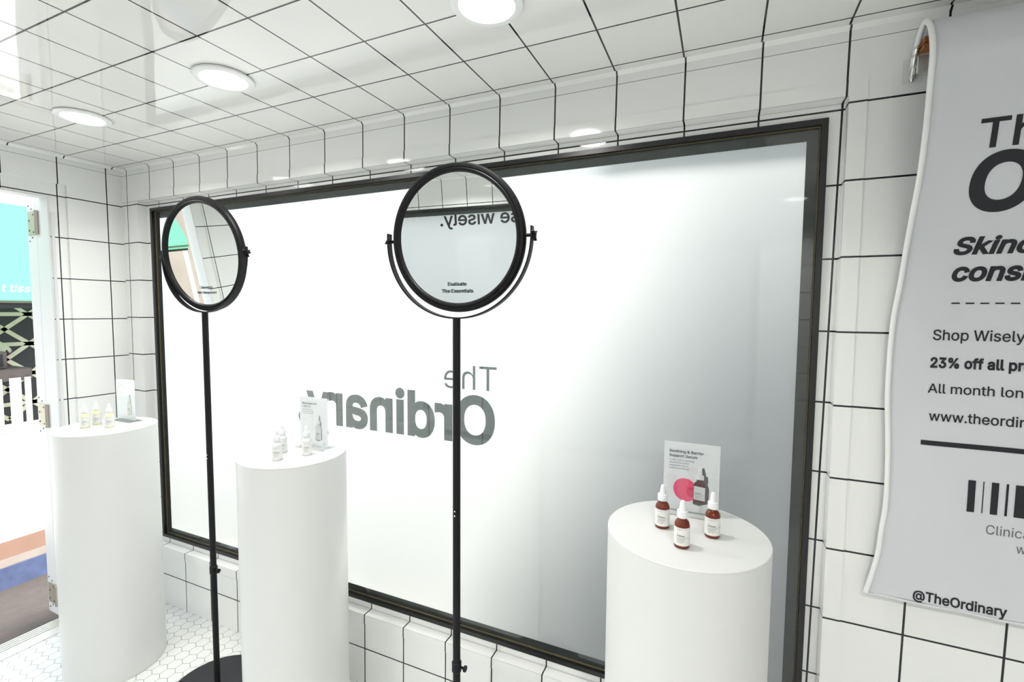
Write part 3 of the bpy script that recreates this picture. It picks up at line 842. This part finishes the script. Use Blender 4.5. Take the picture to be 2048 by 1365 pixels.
cl = new_obj('fabric', v, f, M_CLOTH, bn, smooth=True)
sm = cl.modifiers.new('thickness', 'SOLIDIFY'); sm.thickness = 0.0008; sm.offset = 0
MB().tube([p - O_ for p in ed[2:]], 0.0058, 12).obj('edging_cord', M_PIPE, bn, smooth=True)
MB().tube([Vector((0.3647 + (XB - 0.3647) * i / 30, 1.473, 0.8600 + 0.001 * math.sin(i))) - O_ for i in range(31)], 0.0032, 10).obj('bottom_hem', M_CLOTH, bn, smooth=True)

def banner_text(items, mat, name='printed_lettering'):
    bm = bmesh.new()
    for v2, f2 in items:
        vs = [bm.verts.new((p[0], 0, p[1])) for p in v2]
        for q in f2:
            try: bm.faces.new([vs[i] for i in q])
            except ValueError: pass
    zz = 0.85
    while zz < 2.2:
        bmesh.ops.bisect_plane(bm, geom=bm.verts[:] + bm.edges[:] + bm.faces[:], plane_co=(0, 0, zz), plane_no=(0, 0, 1)); zz += 0.012
    xx = 0.4
    while xx < 1.1:
        bmesh.ops.bisect_plane(bm, geom=bm.verts[:] + bm.edges[:] + bm.faces[:], plane_co=(xx, 0, 0), plane_no=(1, 0, 0)); xx += 0.02
    for w_ in bm.verts:
        x, z = w_.co.x, w_.co.z
        w_.co = Vector((x, prof_y(z) + min(fold(x, z), 0.004) - 0.0014, z)) - O_
    me = bpy.data.meshes.new(name); bm.to_mesh(me); bm.free(); me.materials.append(mat)
    o = bpy.data.objects.new(name, me); C.objects.link(o); o.parent = cl; return o
B = lambda q: q * S
def bt(txt, x, zb, cap, **k): return text_fit(txt, B(x), zt(zb), B(cap), **k)
def put_line(name, mat, txt, x, zb, cap, ref=None, rw=0, **k):
    banner_text([bt(txt, x, zb, cap, ref=(ref, rw * S) if ref else None, **k)], mat, name)
put_line('logo_lettering', M_INK, 'The', 0.3324, 0.2424, 0.0385, 'T', 0.0325, off=0.012, res=6)
put_line('logo_lettering', M_INK, 'Ordinary.', 0.3309, 0.1582, 0.0735, 'O', 0.0740, off=0.028, res=12)
put_line('slogan_lettering', M_INK, 'Skincare', 0.3292, 0.0942, 0.0240, 'Skin', 0.0727, off=0.030, shear=0.2)
put_line('slogan_lettering', M_INK, 'considered.', 0.3305, 0.0530, 0.0265, 'cons', 0.0835, off=0.030, shear=0.2)
banner_text([rect2(B(0.3330 + 0.0178 * i), B(0.3438 + 0.0178 * i), zt(0.0160), zt(0.0182), 2) for i in range(21)], M_INK, 'dashed_line')
put_line('offer_lettering', M_INK, 'Shop Wisely', 0.3127, -0.0423, 0.0165, 'Shop Wisely', 0.1116, off=0.008)
put_line('offer_lettering', M_INK, '23% off all products', 0.3116, -0.0869, 0.0155, '23% off all pr', 0.1134, off=0.032, space=1.03)
put_line('offer_lettering', M_INK, 'All month long.', 0.3106, -0.1289, 0.0150, 'All month lon', 0.1161, off=0.008)
put_line('offer_lettering', M_INK, 'www.theordinary.com', 0.3141, -0.1747, 0.0155, 'www.theordin', 0.1195, off=0.010)
banner_text([rect2(B(0.3055), B(0.62), zt(-0.2160), zt(-0.2080), 20)], M_INK, 'rule_line')
bars = [(0.3688, 0.3781), (0.3872, 0.3885), (0.3976, 0.4065), (0.4152, 0.4182), (0.4262, 0.4460), (0.4540, 0.4570), (0.4640, 0.4740)]
banner_text([rect2(B(a), B(b), zt(-0.3177), zt(-0.2660), 2) for a, b in bars], M_INK, 'barcode_emblem')
put_line('tagline_lettering', M_PGR, 'Clinical formulations', 0.3948, -0.3504, 0.0150, 'Clinic', 0.0430, off=-0.004)
put_line('tagline_lettering', M_PGR, 'with integrity.', 0.4330, -0.3750, 0.0150, 'with', 0.0280, off=-0.004)
put_line('handle_lettering', M_INK, '@TheOrdinary', 0.3086, -0.4814, 0.0158, '@TheOrdinary', 0.1193, off=0.020)

# rail, lath and hook the banner hangs on
br = thing('wall_bracket', 'aluminium rail with clear end plate fixed to the wall behind the banner top', 'bracket', (0.62, 1.49, 2.16))
O2 = Vector((0.62, 1.49, 2.16))
def rel(mb): mb.v = [p - O2 for p in mb.v]; return mb
bevel(rel(MB().box(0.408, 0.95, 1.478, 1.4998, 2.172, 2.212)).obj('rail', M_ALU, br), 0.002)
rel(MB().box(0.386, 0.424, 1.494, 1.4998, 2.158, 2.214)).obj('end_plate', M_ACR, br)
hk = rel(MB().tube([(0.4034, 1.492, 2.158), (0.4034, 1.490, 2.176), (0.4034, 1.484, 2.196), (0.4034, 1.476, 2.214), (0.4034, 1.468, 2.226)], 0.0042, 10)).obj('hook', M_CHROME, br, smooth=True)
for i in range(4):
    p = [(0.4034, 1.4905, 2.166), (0.4034, 1.486, 2.190), (0.4034, 1.477, 2.212), (0.4034, 1.468, 2.227)][i]
    rel(MB().lathe([(0.0066, -0.003), (0.0066, 0.003)], p[0], p[1], p[2], 14)).obj('link', M_CHROME, hk)
lt = thing('wooden_lath', 'orange-brown wooden lath tucked inside the loop of the banner top', 'lath', (0.70, 1.455, 2.222))
O3 = Vector((0.70, 1.455, 2.222))
for k_, (z0, z1) in enumerate(((2.214, 2.222), (2.226, 2.238))):
    q = MB().box(0.409, 0.98, 1.440, 1.474, z0, z1); q.v = [p - O3 for p in q.v]; q.obj('strip', M_LATH, lt)

# ================================================================== OUTSIDE
M_ASPH = pbr('brown_grey_tarmac', (0.095, 0.078, 0.068), 0.9, var=0.6, vscale=9, bump=0.5, bscale=60)
M_PAVE = pbr('pale_paving', (0.80, 0.78, 0.74), 0.8, var=0.1, vscale=3)
M_BRICK = pbr('terracotta_paving', (0.18, 0.095, 0.06), 0.85, var=0.4, vscale=5)
M_BLUE = pbr('blue_painted_kerb', (0.30, 0.38, 0.68), 0.7, var=0.8, vscale=12)
M_KTOP = pbr('kerb_stone', (0.22, 0.18, 0.15), 0.85, var=0.5, vscale=10)
M_TEAL = pbr('teal_awning_canvas', (0.20, 0.66, 0.41), 0.7)
M_WOUT = pbr('white_painted_outside', (0.82, 0.82, 0.82), 0.6)
M_CREAM = pbr('cream_cloth', (0.46, 0.46, 0.35), 0.9, var=0.4, vscale=6)
M_TAUPE = pbr('taupe_blanket', (0.12, 0.10, 0.09), 0.9, var=0.5, vscale=14)
M_SLATE = pbr('slate_fabric', (0.018, 0.020, 0.022), 0.8)
M_OLIVE = pbr('olive_stripe', (0.11, 0.115, 0.075), 0.9)
M_FAC_DAPPLE = pbr('stucco_painted_dapple', (0.42, 0.36, 0.31), 0.9, var=0.8, vscale=0.9)  # coarse mottling paints sun dapples and tree shadow into the wall colour
M_GFAC = pbr('grey_rendered_wall', (0.16, 0.165, 0.175), 0.9, var=0.2, vscale=1.2)
M_HEDGE = pbr('clipped_hedge', (0.035, 0.05, 0.035), 0.9, var=0.7, vscale=3, bump=0.8, bscale=12)
KZ = GZ + 0.18
tag(MB().box(-40, 40, -40, 40, GZ - 0.3, GZ).obj('street', M_ASPH), kind='structure')
tag(MB().box(-5.33, -5.16, -20, 20, GZ, KZ).obj('kerb', M_KTOP, mats=[M_KTOP]), kind='structure')
tag(MB().box(-5.162, -5.156, -20, 20, GZ, KZ - 0.004).obj('kerb_paint', M_BLUE), kind='structure')
tag(MB().box(-5.73, -5.33, -20, 20, GZ, KZ - 0.002).obj('paving_border', M_BRICK), kind='structure')
tag(MB().box(-30, -5.73, -20, 20, GZ, KZ - 0.004).obj('pavement', M_PAVE), kind='structure')
tag(MB().box(-30, -10.02, -6.4, 6.0, KZ - 0.004, KZ + 0.05).obj('stall_platform', M_PAVE), kind='structure')

ms = thing('market_stall', 'market stall with a long teal fascia and awning, seen through the doorway', 'stall', (-10.6, 0.4, KZ + 0.05))
O4 = Vector((-10.6, 0.4, KZ + 0.05))
def r4(mb): mb.v = [p - O4 for p in mb.v]; return mb
Y0, Y1 = -5.43, 4.9
r4(MB().prism([(Y0, 1.62), (3.0, 1.68), (Y1, 1.69), (Y1, 3.17), (Y0 + 0.60, 3.17), (Y0 + 0.16, 2.26), (Y0, 1.85)], (-10.10, -10.06), 'x')).obj('fascia', M_TEAL, ms)
r4(MB().add([(-10.10, Y0, 1.72), (-10.10, Y1, 1.72), (-12.6, Y1, 3.4), (-12.6, Y0, 3.4)], [(0, 1, 2, 3)])).obj('awning_canvas', M_TEAL, ms)
r4(MB().box(-10.12, -10.05, Y0, Y1, 1.655, 1.69)).obj('valance_strip', M_OLIVE, ms)
r4(MB().box(-10.16, -10.09, Y0, Y1, 1.575, 1.655)).obj('cross_bar', M_SLATE, ms)
for yy_ in (Y0 + 0.05, 0.5, Y1 - 0.05):
    r4(MB().box(-10.16, -10.10, yy_ - 0.03, yy_ + 0.03, KZ + 0.05, 1.60)).obj('post', M_WOUT, ms)
v2, f2 = text_fit('t tisse', 0, 0, 0.11, off=0.01, shear=0.2)
vv = [Vector((-10.058, 3.47 + p[0] * 1.0, 1.83 + p[1])) - O4 for p in v2]
new_obj('lettering', vv, f2, M_WOUT, ms)

bd = thing('patterned_backdrop', 'black and cream geometric patterned screen under the teal awning', 'screen', (-11.2, 3.6, KZ + 0.05))
O5 = Vector((-11.2, 3.6, KZ + 0.05))
q = MB().box(-11.24, -11.20, 2.6, 5.4, KZ + 0.05, 1.75); q.v = [p - O5 for p in q.v]; q.obj('panel', M_SLATE, bd)
st = MB(); cell = 0.62
for i in range(5):
    for j in range(4):
        y0 = 2.62 + i * cell; z0 = -0.35 + j * 0.52
        for (a, b, c_, d) in ((0, 0, 1, 1), (0, 1, 1, 0), (0, 0.5, 1, 0.5)):
            p0 = Vector((y0 + a * cell, z0 + b * 0.52)); p1 = Vector((y0 + c_ * cell, z0 + d * 0.52))
            if p1.x > 5.38: continue
            t_ = (p1 - p0).normalized(); nn_ = Vector((-t_.y, t_.x)) * 0.033
            pts = [p0 - nn_, p1 - nn_, p1 + nn_, p0 + nn_]
            st.prism([(p.x, min(max(p.y, -0.40), 1.74)) for p in pts], (-11.20, -11.195), 'x')
st.v = [p - O5 for p in st.v]; st.obj('printed_strips', M_CREAM, bd)

tb = thing('stall_table', 'stall table under a taupe blanket with white cloth panels hanging to the ground', 'table', (-10.6, 3.55, KZ + 0.05))
O6 = Vector((-10.6, 3.55, KZ + 0.05))
def r6(mb): mb.v = [p - O6 for p in mb.v]; return mb
r6(MB().box(-10.95, -10.35, 2.9, 3.86, 0.56, 0.60)).obj('tabletop', M_TAUPE, tb)
def drape(x, y0, y1, z0, z1, amp, n=24, wob=0.0):
    v = []; f = []
    for i in range(n + 1):
        y = y0 + (y1 - y0) * i / n
        for j in range(7):
            z = z1 + (z0 - z1) * j / 6; v.append((x + amp * math.sin(i * 1.3) * j / 6 + amp, y, z + wob * math.sin(i * 0.9) * (j / 6)))
    for i in range(n):
        for j in range(6): f.append((i * 7 + j, i * 7 + j + 1, (i + 1) * 7 + j + 1, (i + 1) * 7 + j))
    return MB().add(v, f)
o = r6(drape(-10.35, 2.9, 3.86, 0.42, 0.605, 0.014, 30, 0.012)).obj('blanket', M_TAUPE, tb, smooth=True); o.modifiers.new('s', 'SOLIDIFY').thickness = 0.006
for (a, b) in ((3.02, 3.28), (3.36, 3.50), (3.58, 3.72), (3.76, 3.84)):
    o = r6(drape(-10.33, a, b, KZ + 0.055, 0.46, 0.006, 8)).obj('cloth_panel', M_WOUT, tb, smooth=True); o.modifiers.new('s', 'SOLIDIFY').thickness = 0.004
dm = thing('display_case', 'dark glass-fronted box standing on the stall table', 'box', (-10.6, 3.4, 0.607))
q = MB().box(-0.14, 0.14, -0.30, 0.22, 0.0, 0.27); bevel(q.obj('case', M_TAUPE, dm), 0.01)
MB().box(0.140, 0.146, -0.27, 0.17, 0.04, 0.23).obj('glass_front', M_SLATE, dm)
pz = thing('ruffled_parasol', 'cream ruffled parasol above the dark box on the stall table', 'parasol', (-10.93, 3.45, 0.607))
v = []; f = []; n = 72
for j, (r, z) in enumerate(((0.0, 0.50), (0.10, 0.485), (0.22, 0.44), (0.31, 0.37), (0.36, 0.30), (0.385, 0.25))):
    for i in range(n):
        a = 2 * math.pi * i / n; k = max(0, j - 3)
        v.append((0.02 + r * 0.38 * math.cos(a), r * math.sin(a), z + 0.018 * k * math.sin(i * 1.4)))
for j in range(5):
    for i in range(n): f.append((j * n + i, j * n + (i + 1) % n, (j + 1) * n + (i + 1) % n, (j + 1) * n + i))
new_obj('canopy', v, f, M_CREAM, pz, smooth=True).modifiers.new('s', 'SOLIDIFY').thickness = 0.004
MB().tube([(0.04, 0.30, 0.0), (0.05, 0.27, 0.18), (0.04, 0.20, 0.36), (0.02, 0.0, 0.49)], 0.018, 10).obj('stick', M_CREAM, pz, smooth=True)

def building(name, label, x0, x1, y0, y1, h, mat, axis, wins):
    t = thing(name, label, 'building', ((x0 + x1) / 2, (y0 + y1) / 2, GZ))
    o_ = Vector(t.location)
    q = MB().box(x0, x1, y0, y1, GZ, h); q.v = [p - o_ for p in q.v]; q.obj('wall', mat, t)
    q = MB().box(x0 - 0.12, x1 + 0.12, y0 - 0.12, y1 + 0.12, h, h + 0.15); q.v = [p - o_ for p in q.v]; q.obj('parapet', M_GFAC, t)
    for (a, z) in wins:
        q = MB()
        if axis == 'x': q.box(x1 - 0.01, x1 + 0.02, a, a + 0.9, z, z + 1.3)
        else: q.box(a, a + 1.0, y0 - 0.02, y0 + 0.01, z, z + 1.3)
        q.v = [p - o_ for p in q.v]; q.obj('window', M_SLATE, t)
    return t
building('stucco_building', 'beige stucco building beyond the stall, seen in the left mirror', -19.5, -15.5, -18.0, -4.2, 6.0, M_FAC_DAPPLE, 'x', [(-8.0, 1.2), (-11.0, 1.2), (-14, 1.2), (-8.0, 3.8), (-11.0, 3.8)])
building('added_sky_blocker', 'unseen grey block added behind the camera to dim the front window', -7.0, 8.0, -10.0, -4.6, 3.6, M_GFAC, 'y', [])  # added block hides part of the sky from the front window
mq = thing('added_shade_tent', 'grey-green tent added outside the frosted window to shade its lower right', 'added_shade_tent', (0.0, 3.2, GZ))  # made-up tent, its sloped edge shaped to shade the film's lower right
O7 = Vector((0.0, 3.2, GZ))
M_TENT = pbr('grey_green_canvas', (0.23, 0.245, 0.24), 0.9, var=0.25, vscale=1.5)
q = MB().prism([(-2.05, GZ), (6.0, GZ), (6.0, 3.4), (5.6, 3.60), (0.12, 3.60)], (2.45, 4.4), 'y'); q.v = [p - O7 for p in q.v]; q.obj('added_tent_canvas', M_TENT, mq)
q = MB()
for x in (0.6, 2.6, 4.6): q.box(x - 0.03, x + 0.03, 2.42, 2.45, GZ, 3.58)
q.box(-0.30, 5.9, 2.42, 2.45, 2.85, 2.91); q.v = [p - O7 for p in q.v]; q.obj('added_tent_frame', M_WOUT, mq)

def hedge(name, label, x0, x1, y0, y1, h):
    random.seed(3)
    nx_, nz_ = 60, 16; v = []; f = []
    def P(x, y, z):
        return (x + 0.12 * math.sin(7 * z + 3 * x), y + 0.22 * math.sin(2.3 * x + 1.1 * z) * math.cos(3.1 * z) + random.uniform(-.05, .05), z + random.uniform(-.04, .04))
    prof = [(y0, GZ), (y0 - 0.05, GZ + 0.4 * (h - GZ)), (y0, GZ + 0.75 * (h - GZ)), (y0 + 0.3, h - 0.1), ((y0 + y1) / 2, h), (y1 - 0.3, h - 0.1), (y1, GZ + 0.75 * (h - GZ)), (y1, GZ)]
    fine = []
    for a, b in zip(prof, prof[1:]):
        for k in range(5): t = k / 5; fine.append((a[0] + (b[0] - a[0]) * t, a[1] + (b[1] - a[1]) * t))
    fine.append(prof[-1])
    for i in range(nx_ + 1):
        for (y, z) in fine: v.append(P(x0 + (x1 - x0) * i / nx_, y, z) if z > GZ + 0.01 else (x0 + (x1 - x0) * i / nx_, y, GZ))
    m_ = len(fine)
    for i in range(nx_):
        for j in range(m_ - 1): f.append((i * m_ + j, i * m_ + j + 1, (i + 1) * m_ + j + 1, (i + 1) * m_ + j))
    f.append(tuple(range(m_))); f.append(tuple(nx_ * m_ + j for j in range(m_))[::-1])
    return tag(new_obj(name, v, f, M_HEDGE, smooth=True), label, 'hedge')
hedge('clipped_hedge', 'dark green hedge outside, beyond the left end of the frosted window', -14.0, -2.9, 7.5, 8.6, 2.6)
hd = thing('added_backing_fence', 'low grey-green boarded fence added outside the left half of the frosted window to darken its cut-out letters', 'fence', (-4.2, 2.34, GZ))  # invented fence, hides the bright street behind the left cut-out letters
q = MB()
for i in range(10): q.box(-0.2 + i * 0.355, -0.2 + i * 0.355 + 0.348, -0.02, 0.0, 0.02, 2.02)
q.obj('boards', M_TENT, hd)
for i in range(3):
    MB().box(-0.15 + i * 1.65, -0.07 + i * 1.65, 0.0, 0.06, 0.0, 2.04).obj('post', M_KTOP, hd)
